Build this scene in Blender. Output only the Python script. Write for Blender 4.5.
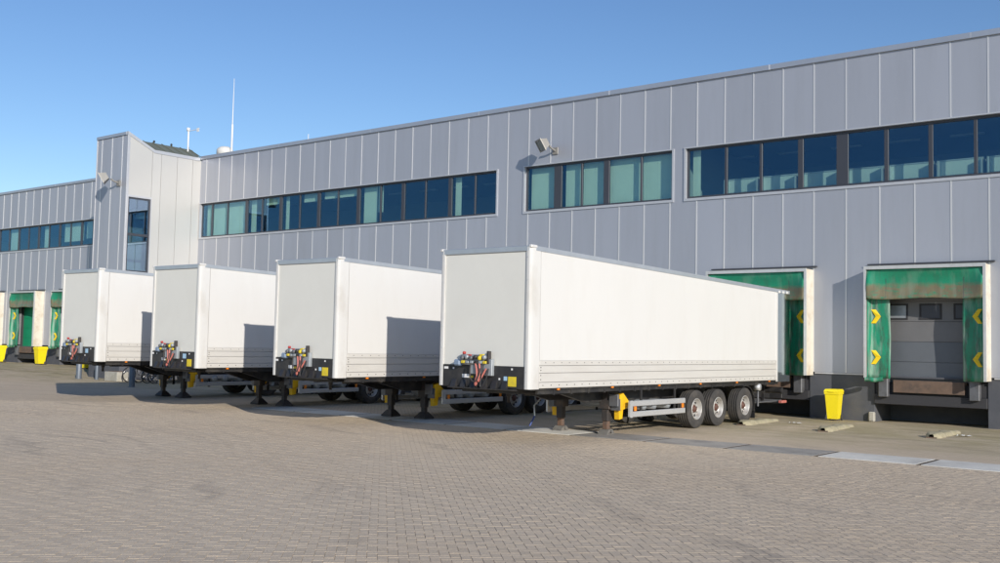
import bpy, math, random
import numpy as np
from mathutils import Matrix, Vector
random.seed(7)
R = math.radians
for o in list(bpy.data.objects): bpy.data.objects.remove(o)
S = bpy.context.scene
C = S.collection

# ------------------------------------------------------------------ camera
cam_d = bpy.data.cameras.new('camera'); cam = bpy.data.objects.new('camera', cam_d); C.objects.link(cam)
cam_d.sensor_width = 36; cam_d.lens = 36 * 1.03572; cam_d.clip_end = 4000; cam_d.clip_start = 0.1
CAM = Vector((45.38, -32.173, 2.167))
yaw, pit, rol = R(38.621), R(3.433), R(1.135)
fw = Vector((-math.sin(yaw)*math.cos(pit), math.cos(yaw)*math.cos(pit), math.sin(pit)))
r0 = Vector((math.cos(yaw), math.sin(yaw), 0)); u0 = r0.cross(fw)
rr = math.cos(rol)*r0 + math.sin(rol)*u0; uu = -math.sin(rol)*r0 + math.cos(rol)*u0
m = Matrix((rr, uu, -fw)).transposed().to_4x4(); m.translation = CAM
cam.matrix_world = m
S.camera = cam

# ------------------------------------------------------------------ world, sun, exposure
SUN_EL, SUN_AZ = R(20.0), R(-28.0)          # azimuth from +X
sv = Vector((math.cos(SUN_EL)*math.cos(SUN_AZ), math.cos(SUN_EL)*math.sin(SUN_AZ), math.sin(SUN_EL)))
W = bpy.data.worlds.new('World'); S.world = W; W.use_nodes = True
nt = W.node_tree; bg = nt.nodes['Background']
sky = nt.nodes.new('ShaderNodeTexSky'); sky.sky_type = 'NISHITA'; sky.sun_disc = False
sky.sun_elevation = SUN_EL; sky.sun_rotation = math.pi/2 - SUN_AZ
sky.altitude = 0; sky.air_density = 1.0; sky.dust_density = 0.15; sky.ozone_density = 3.0
hs = nt.nodes.new('ShaderNodeHueSaturation'); hs.inputs['Saturation'].default_value = 1.12; hs.inputs['Hue'].default_value = .508
nt.links.new(sky.outputs[0], hs.inputs['Color']); nt.links.new(hs.outputs[0], bg.inputs[0]); bg.inputs[1].default_value = 0.108
sl = bpy.data.lights.new('sun', 'SUN'); sl.energy = 3.8; sl.angle = R(0.5); sl.color = (1.0, 0.93, 0.83)
so = bpy.data.objects.new('sun', sl); C.objects.link(so)
so.rotation_euler = (-sv).to_track_quat('-Z', 'Y').to_euler(); so.location = (60, -40, 40)
S.view_settings.view_transform = 'Standard'; S.view_settings.look = 'None'
S.view_settings.exposure = 0.25; S.view_settings.gamma = 1.0
S.render.engine = 'CYCLES'; S.cycles.max_bounces = 8; S.cycles.transparent_max_bounces = 12

# ------------------------------------------------------------------ helpers
class MB:
    def __init__(s): s.v = []; s.f = []; s.sm = []
    def add(s, vs, fs, smooth=False):
        b = len(s.v); s.v += [tuple(v) for v in vs]
        s.f += [tuple(b+i for i in f) for f in fs]; s.sm += [smooth]*len(fs); return s
    def box(s, x0, x1, y0, y1, z0, z1, b=0.0):
        if b <= 0:
            vs = [(x, y, z) for z in (z0, z1) for y in (y0, y1) for x in (x0, x1)]
            return s.add(vs, [(0,2,3,1),(4,5,7,6),(0,1,5,4),(2,6,7,3),(0,4,6,2),(1,3,7,5)])
        vs = []; idx = {}
        X = (x0, x1); Y = (y0, y1); Z = (z0, z1); D = (1, -1)
        for i in (0,1):
            for j in (0,1):
                for k in (0,1):
                    for a in range(3):
                        p = [X[i], Y[j], Z[k]]
                        for c, (d, q) in enumerate(((i, 0), (j, 1), (k, 2))):
                            if q != a: p[q] += b*D[d]
                        idx[(i,j,k,a)] = len(vs); vs.append(p)
        fs = []
        for a in range(3):
            o = [q for q in range(3) if q != a]
            for e in (0,1):
                cyc = [(0,0),(1,0),(1,1),(0,1)]; f = []
                for c in cyc:
                    t = [0,0,0]; t[a] = e; t[o[0]], t[o[1]] = c; f.append(idx[(*t, a)])
                fs.append(f)
        for a in range(3):
            o = [q for q in range(3) if q != a]
            for c in ((0,0),(0,1),(1,0),(1,1)):
                t0 = [0,0,0]; t1 = [0,0,0]; t0[a] = 0; t1[a] = 1
                t0[o[0]], t0[o[1]] = c; t1[o[0]], t1[o[1]] = c
                fs.append((idx[(*t0, o[0])], idx[(*t1, o[0])], idx[(*t1, o[1])], idx[(*t0, o[1])]))
        for i in (0,1):
            for j in (0,1):
                for k in (0,1): fs.append([idx[(i,j,k,a)] for a in range(3)])
        return s.add(vs, fs)
    def prism(s, poly, axis, a0, a1):
        """extrude a 2D polygon along axis ('x': poly is (y,z); 'y': (x,z); 'z': (x,y))"""
        def P(p, a):
            return {'x': (a, p[0], p[1]), 'y': (p[0], a, p[1]), 'z': (p[0], p[1], a)}[axis]
        n = len(poly); vs = [P(p, a0) for p in poly] + [P(p, a1) for p in poly]
        fs = [tuple(range(n))[::-1], tuple(range(n, 2*n))] + [(i, (i+1) % n, n+(i+1) % n, n+i) for i in range(n)]
        return s.add(vs, fs)
    def tube(s, pts, r, n=8, cap=True, r1=None):
        pts = [Vector(p) for p in pts]; k = len(pts); vs = []; fs = []
        up = Vector((0, 0, 1)); prev = None
        for i, p in enumerate(pts):
            t = (pts[min(i+1, k-1)] - pts[max(i-1, 0)]).normalized()
            if prev is None:
                a = up if abs(t.dot(up)) < .95 else Vector((1, 0, 0))
                u = (a - t*a.dot(t)).normalized()
            else: u = (prev - t*prev.dot(t)).normalized()
            prev = u; w = t.cross(u)
            rad = r if r1 is None else r + (r1-r)*i/(k-1)
            for j in range(n):
                q = 2*math.pi*j/n; vs.append(p + (u*math.cos(q) + w*math.sin(q))*rad)
        for i in range(k-1):
            for j in range(n):
                fs.append((i*n+j, i*n+(j+1) % n, (i+1)*n+(j+1) % n, (i+1)*n+j))
        s.add(vs, fs, True)
        if cap: s.add([vs[j] for j in range(n)], [tuple(range(n))[::-1]]); s.add([vs[(k-1)*n+j] for j in range(n)], [tuple(range(n))])
        return s
    def lathe(s, prof, c, axis='x', n=28, close=False):
        """prof: (a, r) pairs, a along axis from c"""
        vs = []; fs = []; k = len(prof)
        for a, r in prof:
            for j in range(n):
                q = 2*math.pi*j/n; y, z = r*math.cos(q), r*math.sin(q)
                if axis == 'x': vs.append((c[0]+a, c[1]+y, c[2]+z))
                elif axis == 'y': vs.append((c[0]+y, c[1]+a, c[2]+z))
                else: vs.append((c[0]+y, c[1]+z, c[2]+a))
        for i in range(k if close else k-1):
            i2 = (i+1) % k
            for j in range(n): fs.append((i*n+j, i*n+(j+1) % n, i2*n+(j+1) % n, i2*n+j))
        return s.add(vs, fs, True)
    def grid(s, fn, nu, nv, smooth=True):
        vs = [fn(i/nu, j/nv) for j in range(nv+1) for i in range(nu+1)]
        fs = [(j*(nu+1)+i, j*(nu+1)+i+1, (j+1)*(nu+1)+i+1, (j+1)*(nu+1)+i) for j in range(nv) for i in range(nu)]
        return s.add(vs, fs, smooth)
    def mesh(s, name, mat):
        me = bpy.data.meshes.new(name); me.from_pydata(s.v, [], s.f)
        me.polygons.foreach_set('use_smooth', s.sm)
        import bmesh
        bm = bmesh.new(); bm.from_mesh(me); bmesh.ops.recalc_face_normals(bm, faces=bm.faces[:]); bm.to_mesh(me); bm.free()
        if mat: me.materials.append(mat)
        return me
    def build(s, name, mat, parent=None, loc=None):
        o = bpy.data.objects.new(name, s.mesh(name, mat)); C.objects.link(o)
        if parent is not None: o.parent = parent
        if loc is not None: o.location = loc
        return o

def tag(o, label=None, cat=None, group=None, kind=None):
    for k, v in (('label', label), ('category', cat), ('group', group), ('kind', kind)):
        if v: o[k] = v
    return o
def empty(name, loc=(0, 0, 0), label=None, cat=None, group=None, rz=0):
    o = bpy.data.objects.new(name, None); C.objects.link(o); o.location = loc; o.rotation_euler = (0, 0, rz)
    o.empty_display_size = .3
    return tag(o, label, cat, group)
def copy_tree(o, parent=None):
    c = o.copy(); C.objects.link(c); c.parent = parent
    for ch in list(o.children): copy_tree(ch, c)
    return c
def shadeflat(): pass

def lin(c): return tuple(((x/255+.055)/1.055)**2.4 if x/255 > .04045 else x/255/12.92 for x in c)
def new_mat(name):
    m = bpy.data.materials.new(name); m.use_nodes = True
    return m, m.node_tree, m.node_tree.nodes['Principled BSDF']
def N(nt, t, **kw):
    n = nt.nodes.new(t)
    for k, v in kw.items():
        if k.startswith('i_'): n.inputs[k[2:].replace('_', ' ')].default_value = v
        else: setattr(n, k, v)
    return n
def mat(name, col, rough=.5, metal=0., var=.0, vscale=3., dirt=None, dscale=1.5, damt=.0, bump=0., bscale=40., objvar=0., coat=0., spec=None, gen=False, stretch=(1,1,1)):
    m, nt, b = new_mat(name); L = nt.links.new
    b.inputs['Roughness'].default_value = rough; b.inputs['Metallic'].default_value = metal
    if coat: b.inputs['Coat Weight'].default_value = coat; b.inputs['Coat Roughness'].default_value = .1
    if spec is not None: b.inputs['Specular IOR Level'].default_value = spec
    tc = N(nt, 'ShaderNodeTexCoord'); mp = N(nt, 'ShaderNodeMapping'); mp.inputs['Scale'].default_value = stretch
    L(tc.outputs['Object'], mp.inputs[0]); co = mp.outputs[0]
    rgb = N(nt, 'ShaderNodeRGB'); rgb.outputs[0].default_value = (*col, 1); cur = rgb.outputs[0]
    if var:
        n1 = N(nt, 'ShaderNodeTexNoise', i_Scale=vscale, i_Detail=6., i_Roughness=.6); L(co, n1.inputs['Vector'])
        mr = N(nt, 'ShaderNodeMapRange'); mr.inputs[1].default_value = .3; mr.inputs[2].default_value = .7
        mr.inputs[3].default_value = 1-var; mr.inputs[4].default_value = 1+var; L(n1.outputs[0], mr.inputs[0])
        mx = N(nt, 'ShaderNodeVectorMath', operation='SCALE'); L(cur, mx.inputs[0]); L(mr.outputs[0], mx.inputs['Scale']); cur = mx.outputs[0]
    if objvar:
        oi = N(nt, 'ShaderNodeObjectInfo'); mr = N(nt, 'ShaderNodeMapRange')
        mr.inputs[3].default_value = 1-objvar; mr.inputs[4].default_value = 1+objvar; L(oi.outputs['Random'], mr.inputs[0])
        mx = N(nt, 'ShaderNodeVectorMath', operation='SCALE'); L(cur, mx.inputs[0]); L(mr.outputs[0], mx.inputs['Scale']); cur = mx.outputs[0]
    if dirt:
        n2 = N(nt, 'ShaderNodeTexNoise', i_Scale=dscale, i_Detail=8., i_Roughness=.65); L(co, n2.inputs['Vector'])
        mr = N(nt, 'ShaderNodeMapRange'); mr.inputs[1].default_value = .48; mr.inputs[2].default_value = .72
        mr.inputs[3].default_value = 0; mr.inputs[4].default_value = damt; L(n2.outputs[0], mr.inputs[0])
        mx = N(nt, 'ShaderNodeMix', data_type='RGBA'); L(mr.outputs[0], mx.inputs[0]); L(cur, mx.inputs[6]); mx.inputs[7].default_value = (*dirt, 1); cur = mx.outputs[2]
    L(cur, b.inputs['Base Color'])
    if bump:
        n3 = N(nt, 'ShaderNodeTexNoise', i_Scale=bscale, i_Detail=4.); L(co, n3.inputs['Vector'])
        bp = N(nt, 'ShaderNodeBump', i_Strength=bump, i_Distance=.01); L(n3.outputs[0], bp.inputs['Height']); L(bp.outputs[0], b.inputs['Normal'])
    return m

M = {}
M['panel'] = mat('panel_metal', (.40, .42, .475), .42, .35, var=.03, vscale=.6, objvar=.03, bump=.05, bscale=.9, dirt=(.30, .31, .335), dscale=2.2, damt=.22, stretch=(1, 1, .12))
M['panel_tower'] = mat('panel_tower_sunlit', (.53, .525, .51), .38, .15, var=.02, vscale=.6, objvar=.02, bump=.05, bscale=.9)  # paler than the tower front: sunlight on the right side is in the colour
M['strip'] = mat('joint_strip_metal', (.66, .66, .66), .35, .4)
M['coping'] = mat('coping_metal', (.42, .45, .51), .35, .5, var=.05, vscale=.5)
M['trim'] = mat('trim_aluminium', (.54, .55, .58), .4, .4, var=.04)
M['dark_frame'] = mat('dark_window_frame', (.055, .06, .075), .4, .2)
M['plinth'] = mat('plinth_concrete', (.085, .09, .105), .75, 0, var=.12, vscale=2., dirt=(.16, .15, .14), dscale=1.2, damt=.35, bump=.2, bscale=20)
M['backing'] = mat('backing_dark', (.04, .04, .045), .8)
M['roof'] = mat('roof_grey', (.2, .2, .2), .8)
M['roof_green'] = mat('roof_green_metal', (.17, .185, .15), .55, .2, var=.1, vscale=1.5)
M['room'] = mat('room_paint', (.32, .36, .38), .8)
M['room_dark'] = mat('room_carpet', (.10, .12, .14), .9)
M['blind'] = mat('blind_fabric', (.72, .76, .68), .8, var=.04, vscale=2)
M['furn'] = mat('office_white', (.66, .70, .70), .6)
M['white_box'] = mat('trailer_white', (.66, .655, .64), .38, 0, var=.015, vscale=.7, dirt=(.50, .46, .40), dscale=1.6, damt=.12, bump=.02, bscale=1.2, coat=.15, stretch=(1, 1, .3))
M['white_front'] = mat('trailer_front', (.715, .71, .665), .45, 0, var=.015, vscale=.9, dirt=(.55, .53, .48), dscale=.8, damt=.18, bump=.02, bscale=1.5)
M['plank'] = mat('skirt_aluminium', (.61, .595, .565), .42, .1, var=.03, vscale=2., dirt=(.45, .40, .34), dscale=2.5, damt=.25, stretch=(1, .25, 1))
M['rail'] = mat('rail_aluminium', (.50, .54, .59), .35, .55, var=.05)
M['post'] = mat('post_white', (.66, .655, .64), .35, .05, dirt=(.42, .37, .30), dscale=1.6, damt=.4, stretch=(1, 1, .5))
M['polished'] = mat('polished_steel', (.72, .80, .80), .12, 1., bump=.01, bscale=2.)
M['black'] = mat('chassis_black', (.022, .022, .024), .5, var=.2, vscale=3., dirt=(.09, .08, .065), dscale=3., damt=.5)
M['blackplate'] = mat('coupling_black', (.03, .03, .033), .4, .1, dirt=(.10, .09, .085), dscale=2.5, damt=.4)
M['tyre'] = mat('tyre_rubber', (.045, .043, .042), .85, dirt=(.12, .105, .09), dscale=3., damt=.6, bump=.2, bscale=60)
M['rim'] = mat('rim_silver', (.50, .49, .47), .45, .4, dirt=(.20, .15, .11), dscale=6., damt=.8)
M['hub'] = mat('hub_rust', (.12, .05, .035), .7, .1, dirt=(.05, .045, .04), dscale=9., damt=.7)
M['leg'] = mat('leg_black', (.045, .04, .04), .6, .1, dirt=(.16, .11, .08), dscale=4., damt=.5)
M['rust'] = mat('leg_rust', (.16, .095, .065), .8, .1, dirt=(.11, .10, .095), dscale=6., damt=.9)
M['foot'] = mat('foot_metal', (.20, .19, .175), .7, .2, dirt=(.07, .06, .055), dscale=8., damt=.8)
M['yellow'] = mat('yellow_plastic', (.85, .50, .012), .45, dirt=(.25, .15, .03), dscale=4., damt=.35)
M['bin'] = mat('bin_yellow', (.86, .70, .012), .42, var=.03, dirt=(.40, .30, .05), dscale=3., damt=.3)
M['alu'] = mat('guard_aluminium', (.66, .67, .68), .32, .5, var=.04)
M['orange'] = mat('lens_orange', (.85, .25, .02), .25, coat=.5)
M['red'] = mat('hose_red', (.42, .04, .035), .4)
M['pinkred'] = mat('coil_red', (.50, .16, .13), .45)
M['grey'] = mat('fitting_grey', (.36, .39, .42), .4, .3, var=.1, vscale=8)
M['bluegrey'] = mat('fitting_blue', (.20, .27, .38), .45)
M['blue'] = mat('handle_blue', (.02, .05, .22), .4)
M['sticker_white'] = mat('sticker_white', (.8, .8, .8), .5)
M['sticker_blue'] = mat('sticker_blue', (.36, .55, .72), .5)
M['sticker_yellow'] = mat('sticker_yellow', (.72, .56, .03), .5, dirt=(.3, .25, .1), dscale=8, damt=.4)
M['cream'] = mat('shelter_cream', (.66, .62, .53), .65, var=.05, dirt=(.40, .27, .13), dscale=2.2, damt=.5)
M['shelter_frame'] = mat('shelter_aluminium', (.60, .61, .61), .4, .35, dirt=(.35, .33, .30), dscale=3., damt=.3)
M['chevron'] = mat('chevron_yellow', (.86, .60, .01), .5)
M['door'] = mat('door_grey', (.17, .17, .175), .5, .1, var=.04, dirt=(.13, .12, .12), dscale=1.1, damt=.4)
M['door_blue'] = mat('door_grey_blue', (.13, .145, .165), .5, .1, var=.04)
M['door_green'] = mat('door_green', (.01, .27, .13), .5, var=.05)
M['lip'] = mat('leveller_rust', (.17, .115, .085), .8, .1, var=.15, vscale=4, dirt=(.07, .06, .055), dscale=3., damt=.8)
M['bumper'] = mat('bumper_steel', (.16, .165, .18), .5, .4, dirt=(.07, .065, .06), dscale=4, damt=.5)
M['conc'] = mat('concrete_pale', (.42, .40, .35), .9, var=.12, vscale=3, dirt=(.16, .15, .10), dscale=2., damt=.5, bump=.5, bscale=30)
M['guide'] = mat('guide_concrete', (.36, .32, .22), .9, var=.12, vscale=4, dirt=(.17, .17, .08), dscale=2.5, damt=.6, bump=.6, bscale=30)
M['bollard'] = mat('bollard_grey', (.13, .155, .19), .45, .2, var=.05, dirt=(.2, .19, .18), dscale=3, damt=.3)
M['vent'] = mat('vent_white', (.62, .62, .60), .55)
M['mast'] = mat('mast_white', (.75, .75, .76), .5)
M['bike'] = mat('bike_black', (.025, .025, .028), .4, .2)
M['chrome'] = mat('bike_chrome', (.5, .5, .5), .25, .9)
M['lamp_body'] = mat('floodlight_grey', (.30, .29, .27), .5, .3, var=.08)
M['lamp_lens'] = mat('floodlight_lens', (.16, .18, .16), .15)
M['litter'] = mat('litter_white', (.75, .75, .73), .7)

def glass(name, tint, refl, ior=1.5):
    m, nt, b = new_mat(name); nt.nodes.remove(b); L = nt.links.new
    out = nt.nodes['Material Output']
    tr = N(nt, 'ShaderNodeBsdfTransparent'); tr.inputs[0].default_value = (*tint, 1)
    gl = N(nt, 'ShaderNodeBsdfGlossy'); gl.inputs['Roughness'].default_value = .0; gl.inputs[0].default_value = (*refl, 1)
    tc = N(nt, 'ShaderNodeTexCoord'); n3 = N(nt, 'ShaderNodeTexNoise', i_Scale=.8, i_Detail=1.); L(tc.outputs['Object'], n3.inputs['Vector'])
    bp = N(nt, 'ShaderNodeBump', i_Strength=.03, i_Distance=.02); L(n3.outputs[0], bp.inputs['Height'])
    L(bp.outputs[0], gl.inputs['Normal'])
    lw = N(nt, 'ShaderNodeLayerWeight'); lw.inputs[0].default_value = .5
    pw = N(nt, 'ShaderNodeMath', operation='POWER'); L(lw.outputs['Facing'], pw.inputs[0]); pw.inputs[1].default_value = 4.
    f0 = ((ior-1)/(ior+1))**2
    fr = N(nt, 'ShaderNodeMath', operation='MULTIPLY_ADD'); L(pw.outputs[0], fr.inputs[0]); fr.inputs[1].default_value = .8; fr.inputs[2].default_value = f0
    mx = N(nt, 'ShaderNodeMixShader'); L(fr.outputs[0], mx.inputs[0]); L(tr.outputs[0], mx.inputs[1]); L(gl.outputs[0], mx.inputs[2]); L(mx.outputs[0], out.inputs[0])
    return m
M['glass'] = glass('glass_blue', (.80, .90, .86), (.30, .60, 1.0), 1.9)
M['glass_tower'] = glass('glass_sky_reflecting', (.74, .86, .87), (.62, .76, 1.0), 3.2)
M['lens'] = glass('lens_glass', (.8, .85, .8), (.9, .9, .9), 1.5)

# worn green curtains
def green_mat(name, worn, lo, hi, smear):
    m, nt, b = new_mat(name); L = nt.links.new
    b.inputs['Roughness'].default_value = .42
    tc = N(nt, 'ShaderNodeTexCoord'); sp = N(nt, 'ShaderNodeSeparateXYZ'); L(tc.outputs['Object'], sp.inputs[0])
    n1 = N(nt, 'ShaderNodeTexNoise', i_Scale=3.5, i_Detail=8., i_Roughness=.7); L(tc.outputs['Object'], n1.inputs['Vector'])
    base = N(nt, 'ShaderNodeMix', data_type='RGBA'); base.inputs[6].default_value = (.004, .205, .105, 1); base.inputs[7].default_value = (.015, .29, .165, 1); L(n1.outputs[0], base.inputs[0])
    # wear band by height, ragged upper edge
    ad = N(nt, 'ShaderNodeMath', operation='MULTIPLY_ADD'); L(n1.outputs[0], ad.inputs[0]); ad.inputs[1].default_value = .30; L(sp.outputs[2], ad.inputs[2])
    r1 = N(nt, 'ShaderNodeMapRange'); r1.inputs[1].default_value = hi; r1.inputs[2].default_value = lo; r1.inputs[3].default_value = 0; r1.inputs[4].default_value = worn; L(ad.outputs[0], r1.inputs[0])
    n2 = N(nt, 'ShaderNodeTexNoise', i_Scale=5., i_Detail=6.); mp = N(nt, 'ShaderNodeMapping'); mp.inputs['Scale'].default_value = (1, 1, 2.2); L(tc.outputs['Object'], mp.inputs[0]); L(mp.outputs[0], n2.inputs['Vector'])
    rm = N(nt, 'ShaderNodeMapRange'); rm.inputs[1].default_value = .25; rm.inputs[2].default_value = .5; L(n2.outputs[0], rm.inputs[0])
    mm = N(nt, 'ShaderNodeMath', operation='MULTIPLY'); L(r1.outputs[0], mm.inputs[0]); L(rm.outputs[0], mm.inputs[1])
    w = N(nt, 'ShaderNodeMix', data_type='RGBA'); L(mm.outputs[0], w.inputs[0]); L(base.outputs[2], w.inputs[6]); w.inputs[7].default_value = (.22, .15, .09, 1)
    n4 = N(nt, 'ShaderNodeTexNoise', i_Scale=2.2, i_Detail=7., i_Roughness=.75); mp2 = N(nt, 'ShaderNodeMapping'); mp2.inputs['Scale'].default_value = (2.6, 2.6, .5); L(tc.outputs['Object'], mp2.inputs[0]); L(mp2.outputs[0], n4.inputs['Vector'])
    r4 = N(nt, 'ShaderNodeMapRange'); r4.inputs[1].default_value = .47; r4.inputs[2].default_value = .64; r4.inputs[3].default_value = 0; r4.inputs[4].default_value = smear; L(n4.outputs[0], r4.inputs[0])
    d = N(nt, 'ShaderNodeMix', data_type='RGBA'); L(r4.outputs[0], d.inputs[0]); L(w.outputs[2], d.inputs[6]); d.inputs[7].default_value = (.055, .065, .05, 1)
    n5 = N(nt, 'ShaderNodeTexNoise', i_Scale=1.7, i_Detail=6.); L(mp2.outputs[0], n5.inputs['Vector'])
    r5 = N(nt, 'ShaderNodeMapRange'); r5.inputs[1].default_value = .48; r5.inputs[2].default_value = .68; r5.inputs[3].default_value = 0; r5.inputs[4].default_value = smear*.8; L(n5.outputs[0], r5.inputs[0])
    d2 = N(nt, 'ShaderNodeMix', data_type='RGBA'); L(r5.outputs[0], d2.inputs[0]); L(d.outputs[2], d2.inputs[6]); d2.inputs[7].default_value = (.33, .42, .35, 1)
    L(d2.outputs[2], b.inputs['Base Color'])
    bp = N(nt, 'ShaderNodeBump', i_Strength=.25, i_Distance=.03); L(n1.outputs[0], bp.inputs['Height']); L(bp.outputs[0], b.inputs['Normal'])
    return m
M['head_green'] = green_mat('curtain_green_worn', .85, 4.24, 4.38, .28)
M['side_green'] = green_mat('curtain_green_side', 0., 0, .1, .95)

# paving
def paving_material(name, textured):
    m, nt, b = new_mat(name); L = nt.links.new
    b.inputs['Roughness'].default_value = .9; b.inputs['Specular IOR Level'].default_value = .25
    geo = N(nt, 'ShaderNodeNewGeometry'); sp = N(nt, 'ShaderNodeSeparateXYZ'); L(geo.outputs['Position'], sp.inputs[0])
    pos = geo.outputs['Position']
    def noise(scale, det=4., rough=.6, vec=pos):
        n = N(nt, 'ShaderNodeTexNoise', i_Scale=scale, i_Detail=det, i_Roughness=rough); L(vec, n.inputs['Vector']); return n.outputs[0]
    def rng(src, a, b_, c=0., d=1.):
        r = N(nt, 'ShaderNodeMapRange'); L(src, r.inputs[0])
        for i, v in enumerate((a, b_, c, d)): r.inputs[i+1].default_value = v
        return r.outputs[0]
    def mixc(f, a, bcol):
        x = N(nt, 'ShaderNodeMix', data_type='RGBA'); L(f, x.inputs[0])
        (L(a, x.inputs[6]) if not isinstance(a, tuple) else setattr(x.inputs[6], 'default_value', (*a, 1)))
        (L(bcol, x.inputs[7]) if not isinstance(bcol, tuple) else setattr(x.inputs[7], 'default_value', (*bcol, 1)))
        return x.outputs[2]
    def mul(a, b_):
        x = N(nt, 'ShaderNodeMath', operation='MULTIPLY'); L(a, x.inputs[0])
        (L(b_, x.inputs[1]) if not isinstance(b_, float) else setattr(x.inputs[1], 'default_value', b_)); return x.outputs[0]
    A, B = (.52, .42, .305), (.565, .46, .34)
    big = rng(noise(.16, 4.), .35, .65)
    if textured:
        mp = N(nt, 'ShaderNodeMapping'); mp.inputs['Rotation'].default_value = (0, 0, R(45)); L(pos, mp.inputs[0])
        br = N(nt, 'ShaderNodeTexBrick'); L(mp.outputs[0], br.inputs['Vector'])
        br.inputs['Scale'].default_value = 1.; br.inputs['Brick Width'].default_value = .21; br.inputs['Row Height'].default_value = .105
        br.inputs['Mortar Size'].default_value = .006; br.inputs['Mortar Smooth'].default_value = .3
        br.inputs['Color1'].default_value = (0, 0, 0, 1); br.inputs['Color2'].default_value = (1, 1, 1, 1); br.inputs['Mortar'].default_value = (.5, .5, .5, 1)
        tone = br.outputs['Color']; joint = br.outputs['Fac']
    else:
        at = N(nt, 'ShaderNodeAttribute', attribute_name='tone'); tone = at.outputs['Fac']
    col = mixc(tone, A, B)
    col = mixc(mul(big, .45), col, (.57, .485, .375))
    fine = rng(noise(60., 6., .75), .3, .7, .80, 1.2)
    sc = N(nt, 'ShaderNodeVectorMath', operation='SCALE'); L(col, sc.inputs[0]); L(fine, sc.inputs['Scale']); col = sc.outputs[0]
    gran = rng(noise(230., 3., .8), .62, .75)
    col = mixc(mul(gran, .5), col, (.62, .58, .52))
    # tyre tracks: broad arcs of darker rubber left by turning lorries
    vm = N(nt, 'ShaderNodeVectorMath', operation='DISTANCE'); L(pos, vm.inputs[0]); vm.inputs[1].default_value = (20., -44., 0)
    wv = N(nt, 'ShaderNodeMath', operation='MULTIPLY_ADD'); L(noise(.25, 3.), wv.inputs[0]); wv.inputs[1].default_value = 3.2; L(vm.outputs['Value'], wv.inputs[2])
    cv = N(nt, 'ShaderNodeCombineXYZ'); L(wv.outputs[0], cv.inputs[0])
    tr = rng(noise(1.1, 3., .6, cv.outputs[0]), .52, .68)
    pt = rng(noise(.22, 3.), .42, .6)
    col = mixc(mul(mul(tr, pt), .55), col, (.19, .165, .145))
    # oil spots
    col = mixc(mul(rng(noise(.8, 5., .6), .64, .76), .35), col, (.17, .15, .13))
    # moss in front of the docks
    my = rng(sp.outputs[1], -10., -5.); mo = rng(noise(.55, 6., .7), .30, .58)
    col = mixc(mul(mul(my, mo), .62), col, (.29, .255, .12))
    st = N(nt, 'ShaderNodeMapping'); st.inputs['Scale'].default_value = (.35, 1.3, 1); L(pos, st.inputs[0])
    col = mixc(mul(mul(my, rng(noise(1.1, 7., .7, st.outputs[0]), .48, .64)), .55), col, (.17, .155, .085))
    col = mixc(mul(mul(my, rng(noise(.9, 7., .75), .52, .68)), .5), col, (.50, .44, .33))
    if textured:
        col = mixc(mul(joint, .45), col, (.16, .14, .11))
    L(col, b.inputs['Base Color'])
    bp = N(nt, 'ShaderNodeBump', i_Strength=.5, i_Distance=.004); L(noise(120., 5., .7), bp.inputs['Height'])
    if textured:
        b2 = N(nt, 'ShaderNodeBump', i_Strength=.5, i_Distance=.008, invert=True); L(joint, b2.inputs['Height']); L(bp.outputs[0], b2.inputs['Normal']); L(b2.outputs[0], b.inputs['Normal'])
    else: L(bp.outputs[0], b.inputs['Normal'])
    return m
M['paving'] = paving_material('paving_far', True)
M['paver'] = paving_material('paver_block', False)
M['slab'] = mat('slab_concrete', (.66, .64, .58), .75, var=.14, vscale=1.6, dirt=(.24, .22, .20), dscale=.8, damt=.7, bump=.3, bscale=40, objvar=.06)
M['slab_dark'] = mat('slab_concrete_stained', (.32, .30, .27), .8, var=.14, vscale=1.6, dirt=(.13, .12, .11), dscale=1.2, damt=.6, bump=.3, bscale=40, objvar=.06)
M['slab_joint'] = mat('slab_joint_rust', (.075, .055, .04), .9)

def gz(x, y=0):
    t = min(1, max(0, (2-x)/16)); return .38*t*t*(3-2*t)

# ------------------------------------------------------------------ ground
g = MB()
xs = [-600, -300, -150, -80, -45, -30, -22] + list(range(-18, 6, 1)) + [8, 14, 20, 26, 32, 38, 44, 50, 60, 80, 120, 200, 400, 700]
ys = [-700, -350, -180, -100, -70, -50] + list(range(-44, 4, 4)) + [6, 20, 60, 150, 400, 800]
nx, ny = len(xs), len(ys)
g.add([(x, y, gz(x)) for y in ys for x in xs], [(j*nx+i, j*nx+i+1, (j+1)*nx+i+1, (j+1)*nx+i) for j in range(ny-1) for i in range(nx-1)])
ground = tag(g.build('ground', M['paving']), 'yard paved with grey brown concrete blocks', kind='structure')

# herringbone block paving, real blocks over the open yard in front of the slabs
U = .105; e1 = Vector((math.cos(R(135)), math.sin(R(135)))); e2 = Vector((-e1.y, e1.x))
cx, cy = CAM.x, CAM.y
fwd = np.array([-math.sin(yaw), math.cos(yaw)]); rgt = np.array([math.cos(yaw), math.sin(yaw)])
rng_ = np.random.default_rng(3)
n = 420
I, J = np.meshgrid(np.arange(-n, n), np.arange(-n, n)); t = (I-J) % 4
def cells(sel, w, h):
    i = I[sel].astype(float); j = J[sel].astype(float)
    if h == 2: j = j-1
    return i + w/2, j + h/2, np.full(i.shape, w, float), np.full(i.shape, h, float)
aH = cells(t == 0, 2, 1); aV = cells(t == 2, 1, 2)
ci = np.concatenate([aH[0], aV[0]]); cj = np.concatenate([aH[1], aV[1]]); cw = np.concatenate([aH[2], aV[2]]); ch = np.concatenate([aH[3], aV[3]])
px = cx-14 + U*(ci*e1.x + cj*e2.x); py = cy+14 + U*(ci*e1.y + cj*e2.y)
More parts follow.
